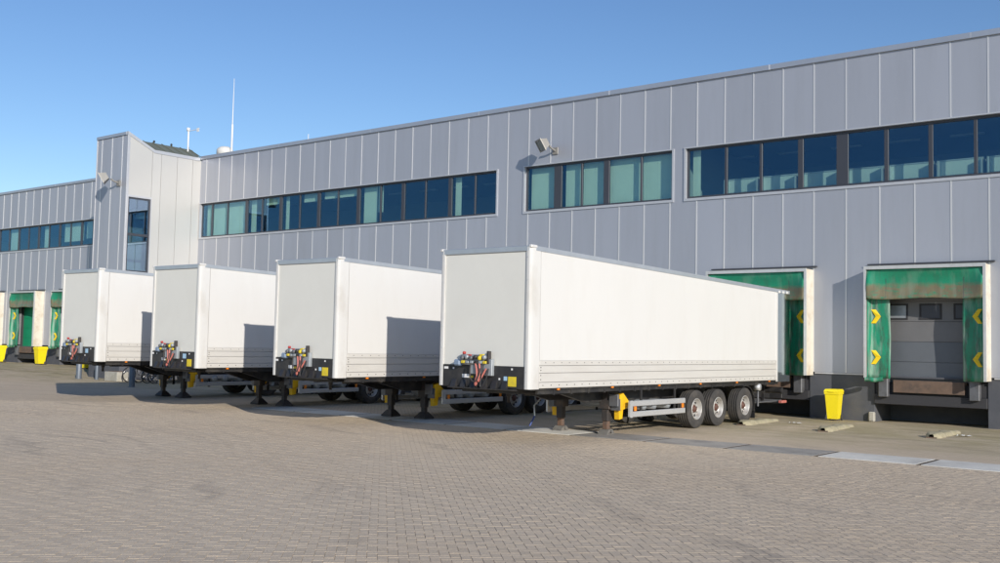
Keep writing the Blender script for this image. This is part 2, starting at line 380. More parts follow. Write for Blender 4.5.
dx, dy = px-cx, py-cy; dep = dx*fwd[0]+dy*fwd[1]; lat = dx*rgt[0]+dy*rgt[1]
keep = (dep > 8.6) & (dep < 34) & (np.abs(lat) < dep*.50+1.2) & (py < -11.62) & (px > 3)
px, py, cw, ch, dep, lat = [a[keep] for a in (px, py, cw, ch, dep, lat)]
NB = len(px)
hgt = .005 + rng_.normal(0, .0006, NB)
tx, ty = rng_.normal(0, .004, NB), rng_.normal(0, .004, NB)
gap = .0018 + np.abs(rng_.normal(0, .0010, NB)); tone = rng_.random(NB)
# the 300 that show largest are single blocks
inview = np.abs(lat) < dep*.475
vis = np.where(inview & (dep > 9.9), dep, 1e9)
order = np.argsort(vis); near = np.zeros(NB, bool); near[order[:300]] = True
def block_arrays(a, b, gp, h, sx, sy, B=.0018):
    X = np.array([-1, 1, 1, -1]); Y = np.array([-1, -1, 1, 1])
    ring = []
    for inset, zz in ((0., -.02), (0., -B), (B, 0.)):
        x = X*(a/2-gp-inset); y = Y*(b/2-gp-inset); ring.append(np.stack([x, y, h+zz+sx*x+sy*y], -1))
    return np.concatenate(ring)
BF = [(0,1,5,4),(1,2,6,5),(2,3,7,6),(3,0,4,7),(4,5,9,8),(5,6,10,9),(6,7,11,10),(7,4,8,11),(8,9,10,11)]
E1 = np.array([e1.x, e1.y]); E2 = np.array([e2.x, e2.y])
idx = np.where(~near)[0]; V = np.empty((len(idx), 12, 3))
for q, k in enumerate(idx):
    bl = block_arrays(cw[k]*U, ch[k]*U, gap[k], hgt[k], tx[k], ty[k])
    V[q, :, 0] = px[k]+bl[:, 0]*E1[0]+bl[:, 1]*E2[0]; V[q, :, 1] = py[k]+bl[:, 0]*E1[1]+bl[:, 1]*E2[1]; V[q, :, 2] = bl[:, 2]
def quick_mesh(name, V, tones, m):
    nb = len(V); me = bpy.data.meshes.new(name); me.vertices.add(nb*12); me.vertices.foreach_set('co', V.reshape(-1))
    F = (np.arange(nb)[:, None, None]*12 + np.array(BF)[None]).reshape(-1)
    me.loops.add(len(F)); me.loops.foreach_set('vertex_index', F.astype(np.int32))
    me.polygons.add(nb*9); me.polygons.foreach_set('loop_start', np.arange(0, nb*36, 4, dtype=np.int32)); me.polygons.foreach_set('loop_total', np.full(nb*9, 4, np.int32))
    me.polygons.foreach_set('use_smooth', np.zeros(nb*9, bool)); me.update(calc_edges=True); me.validate()
    at = me.attributes.new('tone', 'FLOAT', 'POINT'); at.data.foreach_set('value', np.repeat(tones, 12).astype(np.float32))
    me.materials.append(m); return me
o = bpy.data.objects.new('paving_blocks', quick_mesh('paving_blocks', V, tone[idx], M['paver'])); C.objects.link(o); o.parent = ground; o['kind'] = 'stuff'
variants = []
for q in range(10):
    for (a, b) in ((2*U, U),):
        variants.append(quick_mesh('paving_block', block_arrays(a, b, .002+.0002*q, 0, 0, 0)[None], np.array([q/9.]), M['paver']))
angE = math.atan2(e1.y, e1.x)
for k in np.where(near)[0]:
    b = bpy.data.objects.new('paving_block', variants[int(tone[k]*9.99)]); C.objects.link(b); b.parent = ground
    b.location = (px[k], py[k], hgt[k]); b.rotation_euler = (ty[k], -tx[k], angE + (0 if cw[k] == 2 else math.pi/2))

# concrete slabs for the landing legs
x = 19.0; k = 0
while x < 48:
    L_ = 2.02
    stained = 30.5 < x < 36.3
    s_ = MB().box(x+.05, x+L_-.05, -11.5+random.uniform(-.01, .01), -10.18+random.uniform(-.01, .01), -.05, .008+random.uniform(0, .004), .006)
    s_.build('concrete_slab', M['slab_dark'] if stained else M['slab'], ground)
    j_ = MB().box(x+L_-.046, x+L_+.046, -11.49, -10.2, -.05, .005); j_.build('joint_filler', M['slab_joint'], ground)
    x += L_

# ------------------------------------------------------------------ warehouse
PW = 1.05; ZW0, ZW1, ZPL, ZTOP = 7.27, 9.17, 1.42, 11.47
wh = empty('warehouse', (15, 0, 0), 'long grey warehouse clad in vertical metal panels with ribbon windows', 'warehouse')
OX = 15.
groups = [(-.45, 19.48), (20.77, 27.46), (27.86, 46.2)]
wing = (-50., -3.5)
DOCKS = [(30.80, 3.5), (36.10, 3.5)]; WDOCKS = [(-17.62, 3.15), (-12.55, 3.15), (-22.7, 3.15)]
cuts = [(a, b, ZW0, ZW1) for a, b in groups] + [(-50, -9.2, 7.36, 9.0)]
dcuts = [(c-1.36, c+1.36, -.5, 4.45) for c, w in DOCKS] + [(c-1.2, c+1.2, -.5, 4.45) for c, w in WDOCKS]
pits = [(c-1.62, c+1.62, .0, 1.36) for c, w in DOCKS] + [(c-1.35, c+1.35, 0, 1.36) for c, w in WDOCKS]
def split(x0, x1, z0, z1, cuts):
    xs = sorted({x0, x1} | {v for c in cuts for v in c[:2] if x0 < v < x1}); out = []
    for a, b in zip(xs, xs[1:]):
        mid = (a+b)/2; iv = [(z0, z1)]
        for c in cuts:
            if c[0] < mid < c[1]:
                nv = []
                for p, q in iv:
                    if c[3] <= p or c[2] >= q: nv.append((p, q)); continue
                    if c[2] > p: nv.append((p, c[2]))
                    if c[3] < q: nv.append((c[3], q))
                iv = nv
        out.append((a, b, iv))
    mer = []
    for e in out:
        if mer and mer[-1][2] == e[2]: mer[-1] = (mer[-1][0], e[1], e[2])
        else: mer.append(e)
    return mer
def emit(name, cols, y0, y1, mm, parent, off, bev=0.):
    """one object for connected boxes, else one per vertical run"""
    if not cols: return
    if len(cols) == 1:
        a, b, iv = cols[0]
        for p, q in iv:
            if q-p > .03: MB().box(a-off, b-off, y0, y1, p, q, bev).build(name, mm, parent)
    else:
        mb = MB()
        for a, b, iv in cols:
            for p, q in iv: mb.box(a-off, b-off, y0, y1, p, q)
        mb.build(name, mm, parent)
allc = cuts + dcuts
edges = [-.515] + [PW*i for i in range(0, 45)]
for a, b in zip(edges, edges[1:]):
    emit('wall_panel', split(a+.016, b-.016, ZPL+.04, ZTOP, allc), random.uniform(-.003, .003), .07, M['panel'], wh, OX, .006)
for e in edges[1:]:
    emit('joint_strip', split(e-.021, e+.021, ZPL+.05, ZTOP-.01, allc), -.012, .02, M['strip'], wh, OX)
wedges = [-15.97+.968*i for i in range(-34, 14)]
for a, b in zip(wedges, wedges[1:]):
    emit('wall_panel', split(a+.016, b-.016, ZPL+.09, 11.22, allc), random.uniform(-.003, .003), .07, M['panel'], wh, OX, .006)
for e in wedges:
    emit('joint_strip', split(e-.03, e+.03, ZPL+.1, 11.21, allc), -.014, .02, M['strip'], wh, OX)
mb = MB()
for a, b, iv in split(-50, 46.2, 1.2, 11.4, allc):
    for p, q in iv: mb.box(a-OX, b-OX, .09, .28, p, q)
mb.build('inner_wall', M['backing'], wh)  # unseen dark backing, added so no light leaks between the panels
# plinth in lengths
for a, b, iv in split(-50, 46.2, -.3, ZPL, pits):
    for p, q in iv:
        if q > .5: MB().box(a-OX, b-OX, .02, .26, p, q, .008).build('plinth', M['plinth'], wh)
for a, b, iv in split(-.45, 46.2, 0, 1, [(c-1.8, c+1.8, -1, 2) for c, w in DOCKS]):
    for p, q in iv: MB().box(a-OX, b-OX, -.02, .05, ZPL-.005, ZPL+.035).build('drip_strip', M['trim'], wh)
# copings in lengths
x = -.45
while x < 46:
    b = min(x+6.3, 46.2); MB().box(x-OX+.002, b-OX-.002, -.07, .42, ZTOP-.005, ZTOP+.165, .002).build('coping', M['coping'], wh); x = b
x = -50
while x < -3.5:
    b = min(x+5.8, -3.4); MB().box(x-OX+.004, b-OX-.004, -.07, .42, 11.215, 11.37, .01).build('coping', M['coping'], wh); x = b
MB().box(-65, 31.2, .43, 45, 10.9, 11.05).build('roof', M['roof'], wh)
# gable end and back, closing the building
MB().box(30.95, 31.2, .1, 45, -.3, 11.2).build('end_wall', M['panel'], wh)
MB().box(-65, 30.9, 8.0, 8.2, 6.8, 10.8).build('room_wall', M['room'], wh)
MB().box(-65, 30.9, .3, 7.98, 6.85, 7.05).build('room_floor', M['room_dark'], wh)
MB().box(-65, 30.9, .3, 7.98, 9.55, 9.7).build('room_ceiling', M['room'], wh)
for xx in (-8.8, 20.1, 27.65): MB().box(xx-OX-.06, xx-OX+.06, .3, 7.95, 7.06, 9.54).build('room_wall', M['room'], wh)
for i in range(22):
    xx = 1.2+i*2.05
    for yy in (2.2, 4.6):
        l = MB().box(xx-OX-.55, xx-OX+.55, yy-.09, yy+.09, 9.49, 9.545).build('ceiling_light', M['furn'], wh)

def window(x0, x1, z0, z1, mull, thick, blinds, name='window'):
    """mull: list of (centre x, width)"""
    t = .07; f = MB()
    f.box(x0-OX, x1-OX, -.035, .10, z0, z0+t+.02); f.box(x0-OX, x1-OX, -.045, .10, z1-t+.03, z1)
    f.box(x0-OX, x0-OX+t, -.035, .10, z0+t+.021, z1-t+.029); f.box(x1-OX-t, x1-OX, -.035, .10, z0+t+.021, z1-t+.029)
    w = f.build(name, M['trim'], wh)
    a, b, c, d = x0+t+.001, x1-t-.001, z0+t+.022, z1-t+.028
    e = .075
    fr = MB().box(a-OX, b-OX, .085, .16, c, c+e).box(a-OX, b-OX, .085, .16, d-e, d).box(a-OX, a-OX+e, .085, .16, c+e, d-e).box(b-OX-e, b-OX, .085, .16, c+e, d-e)
    fr.build('window_frame', M['dark_frame'], w)
    ed = [a+e]
    for mx, mw in mull:
        MB().box(mx-mw/2-OX, mx+mw/2-OX, .078, .165, c+e+.001, d-e-.001, .006).build('mullion', M['dark_frame'], w)
        ed += [mx-mw/2, mx+mw/2]
    ed.append(b-e)
    for p, q in zip(ed[::2], ed[1::2]):
        MB().box(p-OX-.004, q-OX+.004, .118, .130, c+e-.004, d-e+.004).build('pane', M['glass'], w)
    for (p, q, lo) in blinds:
        bl = MB(); nn = max(2, int((q-p)/.11))
        for i in range(nn):
            xa = p+(q-p)*i/nn; xb = p+(q-p)*(i+1)/nn
            bl.add([(xa-OX, .30+.0, lo), (xb-.004-OX, .306, lo), (xb-.004-OX, .306, d), (xa-OX, .30, d)], [(0, 1, 2, 3)])
        bl.build('blind', M['blind'], w)
    return w
window(*groups[0], ZW0, ZW1, [(.5, .10), (1.78, .07), (3.32, .20), (4.54, .07), (5.95, .20), (7.34, .07), (8.68, .20), (9.99, .07), (11.34, .22), (12.75, .07), (14.13, .20), (15.45, .07), (16.85, .20), (18.21, .07)], 0,
       [(-.2, 3.2, 7.35), (3.45, 3.85, 7.35), (6.1, 6.35, 7.35), (11.5, 12.35, 7.35), (12.4, 12.72, 7.9), (16.97, 17.3, 7.35), (4.6, 5.8, 8.75), (7.4, 8.5, 8.7), (8.85, 11.1, 8.75)])
window(*groups[1], ZW0, ZW1, [(22.37, .36), (23.47, .08), (24.58, .25), (26.07, .08)], 0, [(20.95, 22.2, 7.35), (22.6, 27.3, 7.35)])
window(*groups[2], ZW0, ZW1, [(29.42, .10), (30.69, .10), (32.07, .18), (33.45, .38), (34.83, .13), (36.15, .13), (37.42, .10), (38.75, .18), (40.1, .38), (41.4, .12), (42.7, .12), (44., .1)], 0, [(28.05, 28.35, 7.35)])
wm = []
for i in range(-11, 4): wm += [(-19.76+2.52*i, .17), (-18.5+2.52*i, .06)]
wm = [q for q in sorted(wm) if -49.5 < q[0] < -9.6]
window(-50, -9.2, 7.36, 9.0, wm, 0, [(-21.2, -20.2, 7.45), (-16.9, -16.4, 7.45), (-14.5, -12.3, 7.8), (-12.0, -11.4, 7.9)])

# office furniture behind the right hand windows
def divider(x, w, lab):
    e = empty('desk_screen', (x, .75, 7.05), lab, 'desk screen', 'desk screens behind the right windows')
    MB().box(-w/2, w/2, -.02, .02, .50, .94, .01).build('panel', M['furn'], e)
    MB().box(-w/2-.02, w/2+.02, -.035, .035, .94, .98).build('rail', M['trim'], e)
    for s in (-1, 1): MB().box(s*w/2-.02, s*w/2+.02, -.25, .25, 0, .94).build('foot', M['trim'], e)
    MB().box(-w/2, w/2, .05, .7, .55, .585).build('desk_top', M['furn'], e)
for i, (x, w) in enumerate(((29.75, 1.2), (31.1, 1.2), (32.5, 1.25), (33.95, 1.2), (35.4, 1.3), (36.85, 1.25), (38.3, 1.3))):
    divider(x, w, ('first', 'second', 'third', 'fourth', 'fifth', 'sixth', 'seventh')[i]+' pale desk screen from the left behind the right ribbon window')

# ------------------------------------------------------------------ stair tower
tw = empty('stair_tower', (-1.9, -2.1, 0), 'projecting metal clad stair tower with sloping top and tall window', 'tower')
TX0, TX1, TY = -3.3, -.5, -4.23
def tl(x, y, z): return (x+1.9, y+2.1, z)
H0, H1, YB = 11.42, 12.10, -2.75
def topz(y): return H0 if y >= YB else H0+(H1-H0)*(YB-y)/(YB-TY)
# front face panels
fe = [TX0, TX0+.42, TX0+1.35, TX0+2.28, TX1]
for a, b in zip(fe, fe[1:]):
    x0, _, _ = tl(a+.014, 0, 0); x1 = b-.014+1.9
    MB().box(x0, x1, TY+2.1, TY+2.17, 1.5, H1-.02, .006).build('wall_panel', M['panel'], tw)
for e in fe[1:-1]: MB().box(e+1.9-.025, e+1.9+.025, TY+2.1-.012, TY+2.12, 1.51, H1-.03).build('joint_strip', M['strip'], tw)
for e, wd in ((TX0, .07), (TX1, .09)): MB().box(e+1.9-wd/2-.01, e+1.9+wd/2-.03, TY+2.1-.03, TY+2.2, 1.5, H1-.01, .01).build('corner_trim', M['trim'], tw)
# right side, panels with sloping tops; window hole y -4.15..-2.9, z 3..9.02
WY0, WY1, WZ0, WZ1 = -4.12, -2.88, 2.6, 9.02
se = [TY+.06, WY1+.02, -2.35, -1.42, -.5, .02]
for i, (a, b) in enumerate(zip(se, se[1:])):
    a2, b2 = a+.01, b-.01
    z0 = WZ1+.02 if i == 0 else 1.5
    ys_ = [a2] + ([YB] if a2 < YB < b2 else []) + [b2]
    poly = [(a2+2.1, z0), (b2+2.1, z0)] + [(y+2.1, topz(y)-.02) for y in reversed(ys_)]
    MB().prism(poly, 'x', TX1+1.9-.07, TX1+1.9).build('wall_panel', M['panel_tower'], tw)
MB().box(TX0+1.9+.01, TX1+1.9-.01, TY+2.1+.01, 2.05, -.2, 1.48, .01).build('plinth', M['plinth'], tw)
# back and left side
MB().prism([(TY+2.1+.08, .02), (-.05+2.1, .02), (-.05+2.1, H0-.03), (YB+2.1, H0-.03), (TY+.08+2.1, H1-.04)], 'x', TX0+1.9, TX0+1.9+.07).build('wall_panel', M['panel'], tw)
MB().box(TX0+1.9+.08, TX1+1.9-.3, -3.9+2.1, -.1+2.1, 1.5, 2.5).build('inner_wall', M['room'], tw)
MB().box(TX0+1.9+.08, TX1+1.9-.08, TY+2.1+.1, -.1+2.1, 5.3, 5.45).build('inner_floor', M['room'], tw)
MB().box(TX0+1.9+.08, TX0+1.9+.12, TY+2.1+.1, -.1+2.1, 2.6, 11.2).build('inner_wall', M['room'], tw)
# coping along the sloping top
cp = MB()
for (ya, za), (yb, zb_) in (((TY-.04, H1+.02), (YB, H0)), ((YB, H0), (-.08, H0))):
    cp.add([tl(TX1-.16, ya, za-.03), tl(TX1+.03, ya, za-.03), tl(TX1+.03, ya, za+.13), tl(TX1-.16, ya, za+.13), tl(TX1-.16, yb, zb_-.03), tl(TX1+.03, yb, zb_-.03), tl(TX1+.03, yb, zb_+.13), tl(TX1-.16, yb, zb_+.13)],
           [(0, 1, 2, 3), (4, 7, 6, 5), (0, 4, 5, 1), (1, 5, 6, 2), (2, 6, 7, 3), (3, 7, 4, 0)])
cp.build('coping', M['trim'], tw)
MB().box(TX0+1.9-.05, TX1+1.9-.162, TY+2.1-.05, TY+2.1+.2, H1-.01, H1+.14).build('coping', M['coping'], tw)
# window with two panes
wf = MB()
for (a, b, c, d) in ((WY0, WY1, WZ0, WZ0+.09), (WY0, WY1, WZ1-.08, WZ1), (WY0, WY0+.08, WZ0+.09, WZ1-.08), (WY1-.08, WY1, WZ0+.09, WZ1-.08), (WY0+.08, WY1-.08, 7.12, 7.24), (WY0+.08, WY1-.08, 5.3, 5.42)):
    wf.box(TX1+1.9-.10, TX1+1.9-.02, a+2.1, b+2.1, c, d)
win = wf.build('window', M['dark_frame'], tw)
for c, d in ((WZ0+.08, 5.31), (5.41, 7.13), (7.23, WZ1-.07)):
    MB().box(TX1+1.9-.066, TX1+1.9-.054, WY0+2.1+.07, WY1+2.1-.07, c, d).build('pane', M['glass_tower'], win)
tr = MB().box(TX1+1.9-.06, TX1+1.9+.03, WY0+2.1-.10, WY0+2.1-.002, 1.5, WZ1+.1).box(TX1+1.9-.06, TX1+1.9+.03, WY1+2.1+.002, WY1+2.1+.05, 1.5, WZ1+.1).box(TX1+1.9-.06, TX1+1.9+.03, WY0+2.1-.001, WY1+2.1+.001, WZ1+.002, WZ1+.1)
tr.build('window_trim', M['trim'], tw)
# sloping ribbed roof behind the parapet
rf = MB().add([tl(-.72, -2.9, 11.35), tl(-.72, .5, 11.35), tl(-3.0, 1.13, 12.42), tl(-3.0, -2.6, 12.42), tl(-3.0, 1.7, 11.3), tl(-3.2, -2.9, 11.35), tl(-3.2, 1.7, 11.3)],
              [(0, 1, 2, 3), (1, 4, 2), (0, 3, 5), (3, 2, 4, 6, 5)])
roof_t = rf.build('roof', M['roof_green'], tw)
for i in range(7):
    y = -2.5+i*.56
    MB().tube([tl(-.74, y, 11.37), tl(-2.98, y+.05, 12.44)], .022, 5).build('roof_rib', M['roof_green'], roof_t)
for i in range(4):
    MB().lathe([(-.0, .001), (0, .05), (.08, .06), (.12, .03), (.12, .001)], tl(-2.95, -2.3+i*1.05, 12.43), 'z', 8).build('roof_fixing', M['black'], roof_t)

# ------------------------------------------------------------------ roof items
v = empty('roof_vent', (-2.6, 3.0, 11.05), 'white mushroom roof vent behind the parapet next to the tower', 'vent')
MB().lathe([(0, .33), (1.36, .33), (1.37, .001)], (0, 0, 0), 'z', 18).build('vent_pipe', M['bumper'], v)
MB().lathe([(1.25, .34), (1.36, .46), (1.62, .46), (1.74, .36), (1.80, .24), (1.82, .001)], (0, 0, 0), 'z', 18).build('vent_cap', M['vent'], v)
v = empty('antenna_mast', (-2.0, 3.0, 11.05), 'tall thin white antenna mast rising from the warehouse roof', 'antenna')
MB().tube([(0, 0, 0), (0, 0, 3.0)], .055, 8).build('mast', M['mast'], v); MB().tube([(0, 0, 3.0), (.02, 0, 5.6)], .03, 6, r1=.012).build('whip', M['mast'], v)
v = empty('wind_vane', (-2.6, 0.6, 11.05), 'small wind vane on a thin pole above the stair tower roof', 'wind vane')
MB().tube([(0, 0, 0), (0, 0, 2.35)], .045, 8).build('pole', M['mast'], v); MB().tube([(-.1, 0, 2.28), (.95, 0, 2.28)], .018, 6).build('arm', M['mast'], v)
MB().box(.75, .95, -.01, .01, 2.16, 2.36).build('vane', M['mast'], v); MB().lathe([(0, .001), (0, .09), (.16, .09), (.16, .001)], (-.02, 0, 2.3), 'z', 10).build('sensor_head', M['mast'], v)
v = empty('lightning_rod', (4.4, 3.0, 11.05), 'short thin rod just above the middle roof edge', 'rod')
MB().tube([(0, 0, 0), (0, 0, 1.75)], .018, 6).build('rod', M['mast'], v); MB().lathe([(0, .15), (.1, .15), (.1, .001)], (0, 0, 0), 'z', 10).build('base', M['conc'], v)

# ------------------------------------------------------------------ floodlights
def floodlight(loc, lab, sc=1.):
    e = empty('floodlight', loc, lab, 'floodlight', 'floodlights on the walls'); e.scale = (sc, sc, sc)
    MB().box(-.12, .12, -.03, .0, -.12, .12, .01).build('wall_plate', M['lamp_body'], e)
    MB().tube([(0, 0, 0), (0, -.22, .05), (-.02, -.34, .12)], .035, 8).build('arm', M['lamp_body'], e)
    # housing: tapered box facing down and out
    q = Matrix.Translation((-.05, -.48, .22)) @ Matrix.Rotation(R(-35), 4, 'Z') @ Matrix.Rotation(R(30), 4, 'X')
    def T(p): return tuple(q @ Vector(p))
    a, b, h = .27, .20, .22
    vs = [(-a, -h, -b), (a, -h, -b), (a, -h, b), (-a, -h, b), (-a*.6, .02, -b*.6), (a*.6, .02, -b*.6), (a*.6, .02, b*.6), (-a*.6, .02, b*.6)]
    h_ = MB().add([T(p) for p in vs], [(0, 3, 2, 1), (4, 5, 6, 7), (0, 1, 5, 4), (1, 2, 6, 5), (2, 3, 7, 6), (3, 0, 4, 7)]).build('housing', M['lamp_body'], e)
    fr = MB()
    for (x0, x1, z0, z1) in ((-a-.02, a+.02, -b-.02, -b+.03), (-a-.02, a+.02, b-.03, b+.02), (-a-.02, -a+.03, -b+.03, b-.03), (a-.03, a+.02, -b+.03, b-.03)):
        bx = MB().box(x0, x1, -h-.03, -h-.002, z0, z1); fr.add([T(p) for p in bx.v], bx.f)
    fr.build('bezel', M['lamp_body'], h_)
    bx = MB().box(-a+.04, a-.04, -h-.014, -h-.006, -b+.04, b-.04); MB().add([T(p) for p in bx.v], bx.f).build('lens', M['lamp_lens'], h_)
    return e
floodlight((22.3, -.02, 9.62), 'grey floodlight on the warehouse wall above the middle window', 1.12)
floodlight((-1.15, -4.27, 9.72), 'grey floodlight on the front of the stair tower', 1.25)

# ------------------------------------------------------------------ docks
def dock(cx_, w, lab, depth=.62, ztop=4.74, green_door=False, base=0.):
    e = empty('loading_dock', (cx_, 0, 0), lab, 'loading dock', 'loading docks along the wall'); h = w/2; y = -depth; zb = 1.36
    # front frame
    f = MB().box(-h, h, y-.02, y+.05, ztop-.10, ztop).box(-h, -h+.07, y-.02, y+.05, zb, ztop-.101).box(h-.07, h, y-.02, y+.05, zb, ztop-.101)
    f.build('front_frame', M['shelter_frame'], e)
    # fabric sides and top, slightly bellied
    for s in (-1, 1):
        MB().grid(lambda a, b: (s*(h-.012-.012*math.sin(math.pi*a)*math.sin(7*b)), y+.051+a*(depth-.045), zb+b*(ztop-.03-zb)), 4, 14).build('side_panel', M['cream'], e)
    MB().box(-h+.02, h-.02, y+.052, 0, ztop-.05, ztop-.012).build('top_panel', M['cream'], e)
    MB().box(-h-.06, h+.12, -.12, 0.0, ztop+.07, ztop+.11).build('rain_hood', M['dark_frame'], e)
    # head curtain
    zh = ztop-.99
    def hc(a, b):
        x = -h+.075+a*(w-.15); edge = min(a, 1-a)*w
        bow = .16*math.exp(-(edge/.42)**2)*math.sin(min(1, b*1.3)*math.pi*.6)
        return (x, y+.055+.05*b+.10*math.sin(b*math.pi)*(1-math.exp(-edge/.3))-bow*.8+.010*math.sin(17*a+3*b)*b, ztop-.105-b*(ztop-.105-zh)-.02*math.sin(9*a)*b)
    hd = MB().grid(hc, 48, 14).build('head_curtain', M['head_green'], e)
    so_ = hd.modifiers.new('thickness', 'SOLIDIFY'); so_.thickness = .008
    for xx in (-h+.62, h-.62):
        MB().tube([(xx, hc((xx+h)/w, b_)[1]-.004, hc((xx+h)/w, b_)[2]) for b_ in (.3, .5, .7, .85, 1.)], .007, 5).build('seam', M['dark_frame'], hd)
    # side curtains with chevrons
    cwid = .62
    for s in (-1, 1):
        def sc_(a, b):
            x = s*(h-.075-a*cwid); return (x, y+.06+.20*min(1, a*7)+.05*a+.03*math.sin(b*7+s)*a+.012*math.sin(3*a+11*b), zb-.02+b*(ztop-.55-zb)+.0)
        cu = MB().grid(sc_, 12, 24).build('side_curtain', M['side_green'], e)
        so_ = cu.modifiers.new('thickness', 'SOLIDIFY'); so_.thickness = .008
        for zc in (zb+.62, zb+1.86):
            a_, t_, hh = .26, .13, .21
            cxx = s*(h-.075-.07)
            poly = [(cxx, zc-hh), (cxx-s*t_, zc-hh), (cxx-s*(t_+.15), zc), (cxx-s*t_, zc+hh), (cxx, zc+hh), (cxx-s*.13, zc)]
            bb = (zc-zb)/(ztop-.55-zb)
            def yo(px_): a = (h-.075-abs(px_))/cwid; return sc_(a, bb)[1]-.022
            c_ = MB(); n_ = len(poly)
            c_.add([(p[0], yo(p[0]), p[1]) for p in poly]+[(p[0], yo(p[0])+.006, p[1]) for p in poly], [(0, 1, 2, 5), (2, 3, 4, 5), (11, 8, 7, 6), (11, 10, 9, 8)]+[(i, (i+1) % n_, n_+(i+1) % n_, n_+i) for i in range(n_)])
            c_.build('chevron', M['chevron'], cu)
    # door
    dw = 1.36 if w > 3.3 else 1.2
    d0 = .16
    dr = MB().box(-dw, dw, d0+.06, d0+.12, 1.25, 4.5).build('overhead_door', M['door_green'] if green_door else M['door'], e)
    zs = [1.25, 1.86, 2.47, 3.08, 3.69, 4.45]
    for i, (a, b) in enumerate(zip(zs, zs[1:])):
        mm = M['door_green'] if green_door else (M['door_blue'] if i <= 1 else M['door'])
        MB().box(-dw+.002, dw-.002, d0, d0+.055, a+.003, b-.003, .006).build('door_panel', mm, dr)
    for wx in ((-.98, 0.0, .98) if not green_door else (.3,)):
        fr = MB()
        for (x0, x1, z0, z1) in ((-.32, .32, 3.14, 3.19), (-.32, .32, 3.57, 3.62), (-.32, -.27, 3.19, 3.57), (.27, .32, 3.19, 3.57)): fr.box(wx+x0, wx+x1, d0-.02, d0+.0, z0, z1)
        fr.build('window_frame', M['backing'], dr); MB().box(wx-.27, wx+.27, d0-.010, d0-.004, 3.19, 3.57).build('pane', M['grey'] if wx < -.5 else M['dark_frame'], dr)  # left pane paler: the light on it is put into its colour
    for s in (-1, 1): MB().box(s*dw-.05, s*dw+.05, .0, .3, 1.25, 4.46).build('door_jamb', M['backing'], e)
    MB().box(-dw, dw, .0, .3, 4.455, 4.6).build('door_lintel', M['backing'], e)
    # leveller and pit
    pw = 1.62 if w > 3.3 else 1.35
    MB().box(-1.02, 1.02, -.12, -.06, .93, 1.30, .008).build('leveller_lip', M['lip'], e)
    MB().box(-1.04, 1.04, -.058, 2.2, 1.22, 1.30).build('leveller_deck', M['lip'], e)
    MB().box(-pw+.01, pw-.01, -.05, .12, .56, .86, .012).build('front_beam', M['backing'], e)
    MB().box(-pw+.01, pw-.01, .05, .20, .87, 1.21).build('pit_lintel', M['backing'], e)
    for s in (-1, 1):
        MB().box(s*1.30-.14, s*1.30+.14, -.20, .04, .78, 1.38, .02).build('dock_bumper', M['bumper'], e)
        MB().box(s*pw-s*.005-.0, s*pw+s*.20, .1, 1.6, -.2, 1.2).build('pit_wall', M['plinth'], e)  # dark plinth colour on the pit walls stands in for the shade inside
    MB().box(-pw, pw, 1.5, 1.7, -.2, 1.2).build('pit_wall', M['plinth'], e)  # back of the pit, its shade painted by the same dark colour
    MB().box(-pw-.16, -pw+.02, -.10, .05, 0, .30, .03).build('corner_guard', M['conc'], e)
    rl = MB().tube([(-h+.02, y+.02, zb-.04), (-h+.3, y+.1, zb-.07), (-h+.52, y+.16, zb-.02)], .07, 8).build('curtain_roll', M['side_green'], e)
    if base: e.location.z = base
    return e
dock(DOCKS[0][0], 3.5, 'green curtained loading dock with the nearest white trailer backed against it')
dock(DOCKS[1][0], 3.46, 'open empty green curtained loading dock at the far right')
dock(WDOCKS[1][0], 3.15, 'green loading dock half hidden behind the farthest trailer', green_door=True, base=.08)
dock(WDOCKS[0][0], 3.15, 'green loading dock with green door between two yellow bins on the left', green_door=True, base=.08)
dock(WDOCKS[2][0], 3.15, 'leftmost loading dock cut by the photo edge, cream side showing', green_door=True, base=.08)

# ------------------------------------------------------------------ trailers
def make_wheel_meshes():
    tw_ = .385; r = .51
    prof = [(-tw_/2+.03, .285), (-tw_/2, .36), (-tw_/2+.005, .44), (-tw_/2+.035, r-.02)]
    gx = [-.155, -.145, -.09, -.08, -.075, -.02, -.015, .015, .02, .075, .08, .09, .145, .155]
    prof += [(-.16, r-.004)]
    for c in (-.10, -.035, .035, .10): prof += [(c-.011, r), (c-.006, r-.010), (c+.006, r-.010), (c+.011, r)]
    prof += [(.16, r-.004), (tw_/2-.035, r-.02), (tw_/2-.005, .44), (tw_/2, .36), (tw_/2-.03, .285)]
    ty = MB().lathe(prof, (0, 0, 0), 'x', 40).mesh('tyre', M['tyre'])
    rm = MB().lathe([(-.17, .285), (.165, .288), (.178, .275), (.16, .262), (.06, .25), (.045, .235), (.02, .20), (.075, .150), (.08, .11), (.06, .10), (.06, .001)], (0, 0, 0), 'x', 30)
    for i in range(10):
        q = 2*math.pi*i/10; rm.lathe([(.06, .013), (.10, .013), (.105, .001)], (0, .128*math.cos(q), .128*math.sin(q)), 'x', 6)
    rm = rm.mesh('rim', M['rim'])
    ho = MB()
    for i in range(10):
        q = 2*math.pi*(i+.5)/10; ho.lathe([(.0, .034), (.062, .034), (.0625, .001)], (-.006, .205*math.cos(q), .205*math.sin(q)), 'x', 8)
    ho = ho.mesh('hand_hole', M['backing'])
    hb = MB().lathe([(.05, .105), (.10, .10), (.13, .07), (.15, .05), (.155, .001)], (0, 0, 0), 'x', 18).mesh('hub', M['hub'])
    return ty, rm, ho, hb
TYRE, RIM, HOLE, HUB = make_wheel_meshes()
def addmesh(name, me, parent, loc=(0, 0, 0), rz=0):
    o = bpy.data.objects.new(name, me); C.objects.link(o); o.parent = parent; o.location = loc; o.rotation_euler = (0, 0, rz); return o

